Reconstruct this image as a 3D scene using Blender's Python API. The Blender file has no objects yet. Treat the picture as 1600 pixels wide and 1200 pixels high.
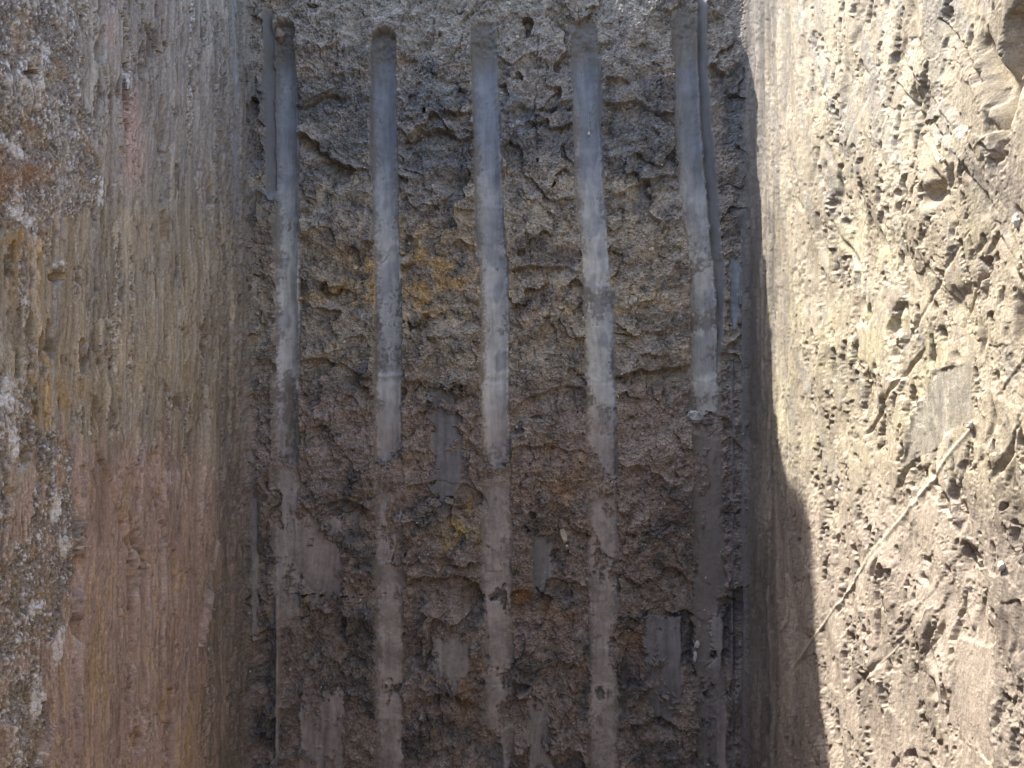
import bpy, math, random
import numpy as np
from mathutils import Vector

S = bpy.context.scene
COL = S.collection
R = random.Random(7)

# ------------------------------------------------------------------ camera, sky, sun
FPX = 1200.0                       # focal length in photo pixels (photo 1600 x 1200)
cam = bpy.data.cameras.new('camera')
cam.sensor_width = 36.0
cam.lens = 36.0 * FPX / 1600.0
cam.clip_start = 0.02
cam.clip_end = 2000.0
cob = bpy.data.objects.new('camera', cam)
COL.objects.link(cob)
cob.location = (0, 0, 0)
cob.rotation_euler = (math.radians(90), 0, 0)
S.camera = cob

SUN = Vector((1.0, -0.40, -2.0)).normalized()      # direction the light travels
w = bpy.data.worlds.new('World')
S.world = w
w.use_nodes = True
nt = w.node_tree
sky = nt.nodes.new('ShaderNodeTexSky')
sky.sky_type = 'NISHITA'
sky.sun_disc = False
sky.sun_elevation = math.asin(-SUN.z)
sky.sun_rotation = math.atan2(-SUN.x, -SUN.y)
sky.dust_density = 2.0
sky.ozone_density = 0.8
bg = nt.nodes['Background']
nt.links.new(sky.outputs['Color'], bg.inputs['Color'])
bg.inputs['Strength'].default_value = 0.15

sl = bpy.data.lights.new('sun', 'SUN')
sl.energy = 3.3
sl.angle = math.radians(0.53)
sl.color = (1.0, 0.94, 0.84)
so = bpy.data.objects.new('sun', sl)
COL.objects.link(so)
so.rotation_euler = SUN.to_track_quat('-Z', 'Y').to_euler()
so.location = (-6, 3, 12)

S.view_settings.view_transform = 'Standard'
S.view_settings.look = 'None'
S.view_settings.gamma = 1.0
S.view_settings.use_curve_mapping = False
S.view_settings.exposure = 1.85
S.render.engine = 'CYCLES'
S.cycles.max_bounces = 8
S.cycles.diffuse_bounces = 6

# ------------------------------------------------------------------ dimensions (metres)
XL, XR, YE, YB = -0.640, 0.563, 1.85, -5.0
ZR, ZF = 0.985, -1.45
RC = 0.035                         # radius of the trench corners

# ------------------------------------------------------------------ noise
def _perm(seed):
    return np.random.RandomState(seed).permutation(512).astype(np.int32)

def perlin(x, y, seed=0):
    p = _perm(seed)
    ang = np.random.RandomState(seed + 991).rand(512).astype(np.float32) * 6.2831853
    gx, gy = np.cos(ang), np.sin(ang)
    xi = np.floor(x).astype(np.int32); yi = np.floor(y).astype(np.int32)
    xf = (x - xi).astype(np.float32); yf = (y - yi).astype(np.float32)
    u = xf * xf * xf * (xf * (xf * 6 - 15) + 10)
    v = yf * yf * yf * (yf * (yf * 6 - 15) + 10)
    def g(dx, dy):
        h = p[(p[(xi + dx) & 511] + yi + dy) & 511]
        return gx[h] * (xf - dx) + gy[h] * (yf - dy)
    a = g(0, 0); b = g(1, 0)
    c = g(0, 1); d = g(1, 1)
    a = a + u * (b - a)
    c = c + u * (d - c)
    return (a + v * (c - a)) * 1.5

def fbm(x, y, octv=4, seed=0, gain=0.5, lac=2.03):
    t = np.zeros(np.shape(x), np.float32); amp = 1.0
    for k in range(octv):
        t += amp * perlin(x, y, seed + 17 * k)
        x = x * lac + 3.7; y = y * lac - 1.3; amp *= gain
    return t

def ridged(x, y, octv=3, seed=0, gain=0.5):
    t = np.zeros(np.shape(x), np.float32); amp = 1.0
    for k in range(octv):
        t += amp * (1 - np.abs(perlin(x, y, seed + 13 * k)) * 2)
        x = x * 2.1 + 5.1; y = y * 2.1 + 1.7; amp *= gain
    return t

def facets(x, y, seed=0, tilt=1.0):
    """broken faces: every Voronoi cell is a randomly tilted plane; returns height, edge distance, cell id"""
    rs = np.random.RandomState(seed)
    p = rs.permutation(1024).astype(np.int32)
    jx, jy, off, tx, ty = [rs.rand(1024).astype(np.float32) for _ in range(5)]
    xi = np.floor(x).astype(np.int32); yi = np.floor(y).astype(np.int32)
    d1 = np.full(x.shape, 9.0, np.float32); d2 = d1.copy(); hh = np.zeros(x.shape, np.float32)
    cid = np.zeros(x.shape, np.int32)
    for dx in (-1, 0, 1):
        for dy in (-1, 0, 1):
            h = p[(p[(xi + dx) & 1023] + yi + dy) & 1023]
            cx = xi + dx + jx[h] - x; cy = yi + dy + jy[h] - y
            d = cx * cx + cy * cy
            n = d < d1
            d2 = np.where(n, d1, np.minimum(d2, d))
            hv = (off[h] - .5) - tilt * ((tx[h] - .5) * cx + (ty[h] - .5) * cy)
            hh = np.where(n, hv, hh); cid = np.where(n, h, cid)
            d1 = np.where(n, d, d1)
    return hh, np.sqrt(d2) - np.sqrt(d1), cid

def ss(a, b, x):
    t = np.clip((x - a) / (b - a), 0, 1)
    return t * t * (3 - 2 * t)

# ------------------------------------------------------------------ trench wall sheet: path round the pit
def path(s):
    """s = 0 at the middle of the end wall; negative to the left wall, positive to the right wall -> x, y, nx, ny"""
    x = np.zeros_like(s); y = np.zeros_like(s); nx = np.zeros_like(s); ny = np.zeros_like(s)
    q = RC * math.pi / 2
    eL, eR = XL + RC, XR - RC
    m = (s >= eL) & (s <= eR); x[m] = s[m]; y[m] = YE; ny[m] = -1
    m = (s > eR) & (s < eR + q); a = (s[m] - eR) / RC
    x[m] = eR + RC * np.sin(a); y[m] = YE - RC + RC * np.cos(a); nx[m] = -np.sin(a); ny[m] = -np.cos(a)
    m = s >= eR + q; x[m] = XR; y[m] = YE - RC - (s[m] - eR - q); nx[m] = -1
    m = (s < eL) & (s > eL - q); a = (eL - s[m]) / RC
    x[m] = eL - RC * np.sin(a); y[m] = YE - RC + RC * np.cos(a); nx[m] = np.sin(a); ny[m] = -np.cos(a)
    m = s <= eL - q; x[m] = XL; y[m] = YE - RC - (eL - q - s[m]); nx[m] = 1
    return x, y, nx, ny

STEP = 1.5
sd = np.linspace(-1.85, 1.78, 40000)
px_, py_, _, _ = path(sd)
ok = py_ > 0.55
sd = sd[ok]; pp = 800 + FPX * px_[ok] / py_[ok]
cols = np.interp(np.arange(-70, 1670, STEP), pp, sd)
# coarse continuation along both side walls, towards and past the camera
steps_ = np.concatenate([np.full(120, .0045), np.linspace(.006, .16, 62)])
lo = cols[0] - np.cumsum(steps_)
hi = cols[-1] + np.cumsum(steps_)
cols = np.concatenate([lo[::-1], cols, hi])
cx, cy, cnx, cny = path(cols)
NC = len(cols)
scale = np.clip(cy / YE, 0.52, 1.0)
tv = np.linspace(-1.03, 1.03, 850)
tout = np.linspace(0, 1, 46)[1:] ** 1.2
zrim = ZR + 0.012 * perlin(cols * 6, cols * 0 + .5, 5) + 0.004 * perlin(cols * 40, cols * 0 + .5, 6)
zin = np.outer(tv, 0.5 * YE * scale)                     # visible rows
ztop = zin[-1] + np.outer(tout, zrim - zin[-1])
zbot = zin[0] + np.outer(tout[::-1], ZF - zin[0])
Z = np.vstack([zbot, zin, ztop]).astype(np.float32)      # rows from the floor up
NR = Z.shape[0]
U = np.broadcast_to(cols.astype(np.float32), Z.shape).copy()
X0 = np.broadcast_to(cx, Z.shape); Y0 = np.broadcast_to(cy, Z.shape)
yy = np.maximum(Y0, 0.3)
PX = (800 + FPX * X0 / yy).astype(np.float32)            # where the point was measured in the photograph
PY = (600 - FPX * Z / yy).astype(np.float32)
eL, eR = XL + RC, XR - RC
q = RC * math.pi / 2
wE = ss(eL - q, eL, U) * (1 - ss(eR, eR + q, U))         # weight of the end wall
wL = 1 - ss(eL - q, eL, U)
wR = ss(eR, eR + q, U)

wx = fbm(U * 9, Z * 9, 3, 101); wz = fbm(U * 9, Z * 9, 3, 151)
nA = fbm(U * 3.2, Z * 3.2, 4, 11)
nB = fbm(U * 12, Z * 12, 4, 23)
nC = fbm(U * 45, Z * 45, 4, 37, .6)
nD = fbm(U * 170, Z * 170, 3, 41, .65)
nG2 = fbm(U * 120, Z * 110, 3, 47, .7); nH2 = fbm(U * 280, Z * 260, 2, 49, .7)
# streaks: long in z, narrow across
k1 = fbm(U * 30 + .3 * wx, Z * 2.2, 4, 61, .55)
k2 = fbm(U * 90 + .5 * wx, Z * 7.0, 3, 71, .6)
nG = fbm(U * 190 + .6 * nB, Z * 70 + U * 40, 3, 87, .65); nH = fbm(U * 380, Z * 190 + U * 60, 2, 89, .6)
k3 = fbm(U * 220, Z * 14.0, 2, 83, .6)

# ------------------------------------------------------------------ END WALL relief
fa, ea, ia = facets(U * 8.5 + .7 * wx, Z * 7.5 + .7 * wz, 5, 1.9)
fa2, ea2, ia2 = facets(U * 22 + .7 * wx + .3 * nB, Z * 17 + .7 * wz, 9, 1.7)
fb, eb, ib = facets(U * 30 + .9 * nB + .5 * wx, Z * 36 + .9 * wx, 6, 1.6)
fc, ec, ic = facets(U * 85 + .8 * nC, Z * 95 + .8 * nB, 8, 1.5)
rough = (0.014 * nA + 0.022 * fa + 0.009 * fa2 * ss(-.35, .35, nA - .3 * nB) + 0.0036 * fb * ss(-.5, .5, nA + nB) + 0.0020 * fc
         + 0.0055 * nB + 0.0030 * nC + 0.0017 * nD + 0.0016 * nG2 + 0.0012 * nH2 - 0.0016 * (1 - ss(0, .10, eb)) * ss(-.2, .3, nB))

def ledge(x0, x1, yl, depth, length, slope=0.0, lip=.35):
    """overhang: earth above the line stands proud, below it is broken back"""
    line = yl + slope * (PX - x0) + 14 * wx + 5 * nB - 10 * np.cos((PX - .5 * (x0 + x1)) / max(20, x1 - x0) * 3.1)
    win = ss(x0 - 18, x0 + 18, PX + 10 * wz) * (1 - ss(x1 - 18, x1 + 18, PX + 10 * wz))
    t = PY - line
    below = ss(-1.5, 3.0, t) * np.exp(-np.clip(t, 0, None) / length)
    above = ss(-60, -2, t) * (1 - ss(-1, 2, t))
    return .78 * win * (-depth * below + lip * depth * above)

LEDGES = [(640, 712, 213, .030, 26, .02),
    (470, 545, 158, .016, 30, .1), 
    (795, 900, 172, .014, 30, 0), (945, 1060, 160, .014, 40, .3),
    (795, 905, 426, .020, 44, -.05), 
    (960, 1075, 300, .011, 30, -.2), (965, 1080, 592, .026, 48, -.12), (470, 580, 570, .020, 50, .15),
    (635, 745, 600, .018, 44, .2), (800, 912, 640, .016, 40, -.3),
    (640, 750, 760, .016, 44, .1), (470, 590, 790, .018, 44, -.1),
    (800, 915, 700, .014, 36, .1), (640, 750, 905, .024, 40, .1), (470, 580, 950, .022, 60, .2),
    (800, 915, 915, .018, 44, .0), (970, 1085, 905, .018, 44, .1), 
    (800, 915, 1040, .015, 50, .1), (965, 1000, 985, .018, 60, 0), (640, 750, 1090, .018, 60, .1),
    (395, 440, 990, .018, 60, 0), (965, 1100, 1140, .016, 60, .1), 
    (1120, 1160, 480, .012, 30, 0),
    (400, 428, 560, .012, 60, 0), (1125, 1160, 700, .012, 60, 0), (500, 560, 455, .012, 40, .2),
]
led = np.zeros_like(U)
for L in LEDGES:
    led += ledge(*L)
pit = lambda x, y, rx, ry, d: -d * np.exp(-(((PX - x + 10 * nB) / rx) ** 2 + ((PY - y + 10 * wz) / ry) ** 2) ** 1.5)
PITS = [(727, 935, 24, 26, .030), (660, 690, 22, 60, .014), (545, 790, 30, 26, .018), (700, 290, 50, 18, .010),
        (880, 405, 40, 20, .016), (650, 1020, 22, 26, .016), (870, 860, 16, 36, .016), (1095, 1030, 16, 60, .018),
        (985, 1060, 20, 60, .018), (1040, 1125, 26, 22, .018), (450, 1010, 14, 90, .014), (855, 690, 34, 20, .014),
        (700, 830, 30, 24, .010), (460, 880, 12, 40, .02), (830, 950, 30, 24, .012)]
for P in PITS:
    led += pit(*P)
# vertical drying cracks
crk = np.zeros_like(U)
def crack(x0, y0, x1, y1, wd=1.6, dep=.010):
    L2 = (x1 - x0) ** 2 + (y1 - y0) ** 2
    qx = PX + 5 * nB + 3 * nC; qy = PY
    t = np.clip(((qx - x0) * (x1 - x0) + (qy - y0) * (y1 - y0)) / L2, 0, 1)
    d = np.hypot(qx - x0 - t * (x1 - x0), qy - y0 - t * (y1 - y0))
    return -.7 * dep * (1 - ss(.3 * wd, 1.5 * wd, d)) * ss(-.25, .3, nC + .8 * nB + .1)
for c in [(842, 60, 836, 180), (838, 165, 842, 290), (970, 30, 972, 75), (870, 165, 876, 210), (700, 220, 700, 250),
          (552, 440, 556, 490), (735, 470, 745, 520), (990, 440, 985, 510), (983, 275, 973, 345), (1003, 260, 1000, 320),
          (525, 600, 522, 650), (830, 840, 838, 860), (480, 640, 478, 700), (528, 60, 529, 110), (680, 30, 678, 80),
          (1035, 760, 1025, 840), (985, 800, 980, 850), (862, 1135, 856, 1175), (655, 780, 690, 800), (538, 990, 545, 1035)]:
    crk += crack(*c)

cr_ = random.Random(5)
for _ in range(34):
    x_ = cr_.choice([cr_.uniform(475, 575), cr_.uniform(640, 735), cr_.uniform(800, 905), cr_.uniform(968, 1055)]); y_ = cr_.uniform(40, 1150)
    crk += crack(x_, y_, x_ + cr_.uniform(-8, 8), y_ + cr_.uniform(25, 75), cr_.uniform(.9, 1.7), cr_.uniform(.006, .012))
# grooves left by the bucket teeth (centre line and half width measured down the wall)
GY = np.array([20, 60, 200, 350, 400, 500, 590, 700, 780, 950, 1200])
GROOVES = [
    (np.array([444, 444, 446, 447, 448, 448, 446, 445, 446, 447, 448]), 19, 52, 714),
    (np.array([598, 599, 600, 603, 605, 607, 606, 606, 608, 608, 608]), 20, 62, 722),
    (np.array([757, 757, 760, 766, 771, 773, 773, 775, 776, 776, 776]), 21.5, 48, 724),
    (np.array([912, 914, 918, 927, 931, 937, 938, 940, 942, 943, 944]), 21.5, 46, 728),
    (np.array([1070, 1071, 1078, 1089, 1095, 1101, 1103, 1105, 1107, 1110, 1112]), 21, 30, 652),
]
pol = np.zeros_like(U)                 # polished (smeared) clay
disp = rough + led + crk
gid = np.zeros(U.shape, np.int16)      # 0 = rough earth, k = part number
gfaint = np.zeros_like(U); bevm = np.zeros_like(U); grime = np.zeros_like(U); capd = np.zeros_like(U)
edgej = 1.6 * nB + 1.3 * nC
for gi, (gx, hw, ytop, yend) in enumerate(GROOVES):
    c = np.interp(PY, GY, gx) + 1.5 * nA
    for (g_, y_, a_) in ((0, 585, -1.5), (1, 396, 2.0), (1, 598, -1.2), (2, 402, 2.0), (2, 470, 1.2), (3, 345, 1.6), (3, 590, 1.5), (4, 405, 1.6), (0, 470, 1.4), (3, 470, -1.2)):
        if g_ == gi: c = c + a_ * np.tanh((PY - y_) / 3.0) * np.exp(-np.abs(PY - y_) / 40)
    hwv = hw + np.interp(PY, [0, 400, 1200], [-.5, 0.6, 2.5])
    e = hwv - np.abs(PX - c) + edgej * np.interp(PY, [0, 600, 720, 800], [.7, .9, 1.2, 2.6]) + 1.5 * np.clip(nB, -1, .2) * (PY > 740)
    inside = ss(-.8, .9, e)
    # round blind top where the tooth bit in
    xr = (PX - c) / hwv
    top = ss(-6, 5, PY - (ytop - 14 * np.sqrt(np.clip(1 - xr * xr, 0, 1)) + 4 * nB))
    rag = yend + 8 * nB + 8 * nC + 6 * nG2 + [4, -2, 8, 6, 0][gi] - [6, 8, 26, 18, 4][gi] * np.abs(xr - [.2, -.2, .1, .4, .3][gi]) + [10, -10, 0, 22, 0][gi] * xr
    fresh = inside * top * (1 - ss(-3, 3, PY - rag))
    deep = np.interp(PY, [0, ytop, ytop + 60, 620, 720, 900], [.012, .014, .030, .024, .018, .014])
    low = inside * ss(-3, 4, PY - rag)
    # rounded channel bottom: deeper on the right edge, bevel on the left
    prof = -deep + .62 * deep * np.clip(np.abs(xr + .12), 0, 1.1) ** 2.6 + .0012 * xr - .009 * np.exp(-((xr - .97) / .09) ** 2) * ss(60, 120, PY)
    floor_ = prof + .0010 * k1 * .5 + .0006 * k2 + .00025 * k3 + .0018 * perlin(Z * 9 + gi * 7, U * 4 + gi, 91) \
        + .0010 * perlin(Z * 38 + gi * 5, U * 9, 93)
    floor_ += [.001, .0034, .0014, .002, .0028][gi] * np.exp(-((PY - 592 - [2, 0, -3, 4, 6][gi] - 6 * nB + 8 * xr * xr) / 4.0) ** 2) + .006 * ss(0, 6, PY - 596) * (1 - ss(60, 120, PY - 596)) * .4
    floor_ += ss(0, 1, -(PY - ytop - 55) / 40) * (.004 * nC + .002 * nG2 + .003 * nB)
    base = disp.copy()
    disp = base * (1 - fresh) + floor_ * fresh
    # pits in the polished floor
    pitm = fresh * ss(.50, .72, k2 * .55 + .55 * nC + .12 * (PY > 330)) * ss(-.1, .4, nB + .15)
    disp -= .0022 * pitm
    # lower, worn continuation: only remnants are smooth
    rem = low * ss(-.22, .02, nB * .65 + .5 * k1 + .12 * nG2 + .20 + .16 * np.sin(PY / 60 + gi * 2.3) - .12 * ss(950, 1200, PY) * (gi != 1))
    rem = rem * ss(yend + [6, 40, 22, 44, 10][gi], yend + [30, 62, 45, 60, 40][gi], PY + 8 * nB)
    rem = rem * (1 - ss(950, 1000, PY) * (gi == 0))
    lowf = -.006 + .0007 * k1 + .0005 * k2 + .0003 * nC + .25 * led * 0
    disp = disp * (1 - rem) + (lowf + .12 * rough) * rem
    loss = low * (1 - rem)
    disp = disp * (1 - .55 * loss) + (-.011 + .45 * rough) * .55 * loss
    # thin torn lip at each side of the tooth track
    lip = np.exp(-((e + 3) / 2.6) ** 2) * top * (1 - .8 * ss(0, 40, PY - yend))
    disp += .0025 * lip * np.clip(nC + .6, 0, 1.2)
    pol = np.maximum(pol, np.maximum(fresh * (1 - .6 * pitm), .75 * rem))
    grime = np.maximum(grime, (fresh + rem) * ss(.62, 1.0, np.abs(xr - .05) + .35 * nB + .3 * nG2))
    capd = np.maximum(capd, fresh * (1 - ss(ytop + 22, ytop + 52, PY + 10 * nB + 6 * nG2)))
    gfaint = np.maximum(gfaint, low * rem)
    gid[(fresh > .5) | (rem > .5)] = gi + 1
    if gi in (0, 4):                   # side bevels cut by the outer teeth
        sgn = -1 if gi == 0 else 1
        d = sgn * (PX - c)
        bw = 14 if gi == 0 else np.interp(PY, [0, 300, 420, 560], [14, 15, 14, 3])
        bev = ss(hwv - 1, hwv + 1, d) * (1 - ss(hwv + bw - 1.5, hwv + bw + 1.5, d + edgej)) * ss(-30, 0, PY - ytop + 20) * (1 - ss(290, 330, PY) if gi == 0 else 1 - ss(560, 600, PY))
        bf = -deep + .026 * np.clip((d - hwv) / np.maximum(bw, 3), 0, 1) + .0006 * k2
        disp = disp * (1 - bev) + bf * bev
        pol = np.maximum(pol, .8 * bev); bevm = np.maximum(bevm, bev)
        gid[bev > .5] = gi + 1

# smooth clay smears left between the grooves: (x0, x1, y0, y1, depth, tint)  1 grey, 2 mauve, 3 blue black, 4 pale
SMEARS = [
    (672, 722, 612, 812, -.010, 3), (458, 535, 806, 942, -.002, 2), (678, 733, 994, 1074, -.008, 1),
    (832, 862, 832, 922, -.012, 3), (1008, 1068, 966, 1142, -.010, 3), (468, 538, 1080, 1260, -.004, 2),
    (1112, 1131, 958, 1072, -.004, 1), (1140, 1156, 408, 518, -.006, 4), (392, 404, 768, 992, .004, 1),
    (826, 862, 1092, 1260, -.006, 1), (429, 436, 930, 1260, .004, 2), (1158, 1166, 330, 1260, .004, 3),
    (1142, 1147, 560, 1260, .003, 3), (1122, 1136, 1090, 1260, -.002, 2),
]
tint = np.zeros(U.shape, np.int8)
for si, (x0, x1, y0, y1, dep, tn) in enumerate(SMEARS):
    cxm, cym = (x0 + x1) / 2, (y0 + y1) / 2
    hx, hy = (x1 - x0) / 2, (y1 - y0) / 2
    qx = (PX - cxm); qy = (PY - cym)
    bite = 5 * fb + 9 * nC + 14 * nB + 5 * nG2
    taper = 0
    if tn in (1, 3, 4) and hx > 7:
        taper = np.clip(qy / hy - .45, 0, 1) * hx * 1.5 * (1 + (qx / hx) * math.sin(si * 1.9 + 2))
    if si == 1:
        taper = np.clip(qy / hy, 0, 1) * hx * .75 * (qx < 0)
    ex = hx - np.abs(qx) - taper + bite * (np.where(qx * (1 if si % 2 else -1) > 0, .75, .12) if hx > 9 else .06)
    ey = hy - np.abs(qy) + bite * 1.2
    m = ss(-1.5, 3.0, np.minimum(ex, ey))
    holes = ss(.34, .5, nB * .8 + .5 * nC) * (hx > 15)
    m = m * (1 - holes)
    f = dep + .0005 * k2 + .0009 * k1 + .0003 * nC + .0004 * (qx / hx) + .12 * led
    disp = disp * (1 - m) + f * m
    pol = np.maximum(pol, .8 * m)
    on = m > .5
    gid[on] = 10 + si; tint[on] = tn

EW = disp

# ------------------------------------------------------------------ LEFT WALL relief
corner = ss(300, 380, PX) * (PX < 800)
def poly_sd(pts, qx, qy):
    d = np.full(qx.shape, 1e9, np.float32)
    n = len(pts)
    inside = np.zeros(qx.shape, bool)
    for i in range(n):
        ax, ay = pts[i]; bx, by = pts[(i + 1) % n]
        ex, ey = bx - ax, by - ay
        t = np.clip(((qx - ax) * ex + (qy - ay) * ey) / (ex * ex + ey * ey), 0, 1)
        d = np.minimum(d, np.hypot(qx - ax - t * ex, qy - ay - t * ey))
        c = ((ay > qy) != (by > qy)) & (qx < ex * (qy - ay) / (ey + 1e-9) + ax)
        inside ^= c
    return np.where(inside, d, -d)
# scraped (smooth) against torn (gritty) areas, measured in the photo
def blob(x, y, rx, ry, p=2.0):
    return np.exp(-(np.abs((PX - x + 26 * wx + 16 * nB) / rx) ** p + np.abs((PY - y + 46 * wz + 20 * nB) / ry) ** p))
gx_, gy_ = PX + 12 * wx + 7 * nB + 4 * nC, PY + 26 * wz + 14 * nB + 8 * nC
g1 = poly_sd([(-90, -80), (105, -80), (118, 60), (135, 170), (160, 240), (168, 300), (130, 325), (90, 345), (62, 380), (30, 350), (-90, 370)], gx_, gy_)
g2 = poly_sd([(-90, 570), (20, 590), (62, 660), (108, 705), (124, 760), (118, 900), (96, 1000), (76, 1100), (56, 1290), (-90, 1290)], gx_, gy_)
g3 = poly_sd([(22, 715), (48, 690), (50, 800), (38, 860), (20, 850)], gx_, gy_)
g4 = poly_sd([(30, 380), (55, 400), (50, 560), (40, 600), (28, 520)], gx_, gy_)
gritL = np.maximum(np.maximum(ss(-5, 5, g1), ss(-5, 5, g2) * (1 - ss(-3, 4, g3))), .7 * ss(-5, 5, g4)) * (U < 0)
gritL = gritL * (1 - .55 * ss(.15, .5, nB + .4 * k1))
fd, ed, idd = facets(U * 48 + .6 * nB, Z * 34 + .6 * wx, 31, 1.3)
sl = .22 * fbm(U * 2.5, Z * 1.4, 2, 341)                         # the scrapes wander off the plumb line
fp, ep, ip = facets(U * 17 + .7 * wx + 1.2 * sl * Z + .3 * nB, Z * 2.0 + .5 * wx + .8 * nA, 43, .7)
fq, eq, iq = facets(U * 46 + .5 * wx + 2.4 * sl * Z + .35 * nB, Z * 4.6 + .6 * wz, 47, .6)
tone = ((ip * 37) % 101) / 101.0; tone2 = ((iq * 53) % 97) / 97.0
tear = np.clip((1 - ss(.02, .16, ep + .10 * nB)) * ss(-.15, .35, nB + .4 * k1) + ss(.88, .95, tone2 + .12 * nB + .1 * nG) * (1 - ss(680, 800, PY) * .5), 0, 1)
sv = (tone - .5) * .30 + (tone2 - .5) * .12
Ul = U + sv * (Z + .3 * nA)
kL1 = fbm(Ul * 34 + .5 * wx, Z * 3.4, 4, 361, .55); kL2 = fbm(Ul * 105 + .3 * nB, Z * 6.5, 4, 363, .60)
nG = fbm((U + .28 * Z) * 200 + .5 * nB, Z * 95, 3, 87, .65)
nGr = .55 - 1.4 * np.abs(fbm((U + .25 * Z) * 120 + .5 * nB, Z * 60, 3, 367, .6))
flk = ss(.34, .52, .6 * fbm(U * 75 + 2 * sl * Z, Z * 16, 3, 351, .65) + .45 * nB + .25 * k1) * (1 - gritL)
scr = .0011 * kL1 + .0010 * kL2 + .0003 * nG
torn = .0010 * fd + .0022 * nGr + .0012 * nG + .0010 * nH + .0014 * kL2 - .0015
mt = np.clip(gritL + tear * (1 - gritL), 0, 1)
LWc = ss(290, 370, PX)
LW = ((scr + .0050 * fp + .0022 * fq) * (1 - gritL)) + torn * mt - .0050 * flk + gritL * (.006 * nB + .0025 * nC) + .010 * perlin(U * 2.0, Z * 2.0, 141) + LWc * (.0022 * np.sin(PX / 8.0 + k1 * 5 + 3 * nA) + .0022 * nC)
pinkz = ss(670, 760, PY + 40 * k1 + 30 * nB) * (1 - gritL) * (1 - ss(285, 345, PX + 10 * nB)) * (U < 0)
fine = fbm(Ul * 170 + .4 * nB, Z * 26, 3, 371, .6)
pfl = ss(.40, .55, .75 * fine + .5 * kL1 + .25 * nB) * pinkz
flat_ = .0012 * kL1 + .0006 * kL2 + .0004 * fine + .003 * fp + .010 * perlin(U * 2.0, Z * 2.0, 141)
LW = LW * (1 - .78 * pinkz) + .78 * pinkz * flat_ - .0026 * pfl
# long gouges and cutter lines
def scratch(x0, y0, x1, y1, wd, h, soft=1.0):
    L2 = (x1 - x0) ** 2 + (y1 - y0) ** 2
    t = ((PX - x0) * (x1 - x0) + (PY - y0) * (y1 - y0)) / L2
    d = np.hypot(PX - x0 - np.clip(t, 0, 1) * (x1 - x0), PY - y0 - np.clip(t, 0, 1) * (y1 - y0))
    side = np.sign((PX - x0) * (y1 - y0) - (PY - y0) * (x1 - x0))
    wv = wd * (1 + .35 * k2 + .35 * k1) * (.35 + .65 * ss(0, .25, t) * (1 - ss(.75, 1, t)))
    return h * np.exp(-(d / np.maximum(wv, .6)) ** 2 * soft) * (1 + .35 * k1)
lsid = np.zeros(U.shape, np.int16)
LSC = [(342, 845, 311, 1010, 3.0, .006), (326, 640, 316, 840, 2.2, .004), (360, 680, 350, 760, 2.2, .004),
       (152, 620, 165, 720, 4, -.007), (165, 720, 215, 880, 4, -.007), (232, 890, 226, 1190, 6, -.006),
       (210, 840, 214, 1060, 5, -.006), (328, 540, 322, 620, 3, -.006), (196, 60, 200, 260, 4, -.007),
       (215, 40, 222, 120, 4, -.006), (160, 40, 154, 100, 4, -.006), (240, 190, 258, 260, 3, -.004),
       (255, 340, 262, 470, 3, -.005), (127, 745, 118, 1180, 4, .006), (120, 930, 128, 860, 6, -.008),
       (216, 1140, 218, 1175, 9, -.018), (95, 425, 96, 440, 8, -.014), (44, 108, 45, 118, 8, -.016),
       (85, 1130, 60, 1200, 4, .004), (50, 560, 48, 620, 4, -.01), (82, 500, 86, 560, 4, -.01)]
LSC += [(155, 60, 156, 95, 3, -.010), (198, 120, 195, 215, 4, -.012), (218, 95, 222, 125, 4, -.012), (252, 150, 257, 270, 4, -.008), (257, 330, 262, 390, 4, -.008),
        (327, 280, 328, 360, 3, -.010), (318, 500, 316, 560, 4, -.008), (70, 520, 75, 570, 4, -.012), (84, 525, 87, 555, 4, -.012), (133, 530, 135, 545, 4, -.012),
        (50, 490, 52, 560, 4, -.010), (205, 800, 235, 905, 3, -.009), (150, 690, 165, 735, 3, -.009), (233, 850, 230, 930, 3, -.008), (300, 640, 303, 720, 3, -.008),
        (272, 860, 270, 960, 4, -.006), (118, 960, 126, 1010, 4, -.010), (265, 1080, 272, 1200, 10, -.010), (205, 1060, 204, 1150, 4, -.006), (246, 700, 240, 760, 5, -.006)]
for L in LSC:
    LW += scratch(*L)
strip = ss(-1.2, 1.2, 4.6 + 1.6 * nC + 1.6 * nB - np.abs(PX - 364 - .01 * (PY - 170))) * (1 - ss(338, 352, PY + 6 * nB))
LW = LW * (1 - strip) + (.004 + .0004 * k2) * strip
lsid[strip > .5] = 1
# pink scraped blade passes
PASS = [(150, 680, 210, 1260, -.1), (215, 700, 232, 1260, .0), (250, 760, 300, 1260, .06), (332, 560, 356, 1260, .0),
        (196, 100, 222, 320, 0), (262, 60, 300, 420, 0), (120, 0, 150, 150, 0)]
for pi, (x0, y0, x1, y1, sl_) in enumerate(PASS):
    xx = PX + sl_ * (PY - y0) * -.4 + 40 * sl + 5 * nB + 3 * wx
    m = ss(-2, 2, np.minimum(xx - x0, x1 - xx)) * ss(-12, 12, PY - y0 + 40 * k1) * (1 - ss(-12, 12, PY - y1 + 40 * k1))
    m *= (1 - .8 * tear * (nB > 0)) * (1 - gritL)
    LW = LW * (1 - .85 * m) + .85 * m * (.001 + .0009 * kL1 + .0007 * kL2 + .0025 * (pi % 3) - .003)
    lsid[(m > .55)] = 2 + pi
    pol = np.maximum(pol, .55 * m * wL)
lsid[(lsid == 0) & (np.maximum(g1, 0) > 0) & (U < 0)] = 20; lsid[(g2 > 0) & (g3 < 0) & (U < 0)] = 21
pol = np.maximum(pol, .8 * strip * wL)
for L in LSC:
    LW += scratch(*L[:5], L[5] * 1.1)

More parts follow.
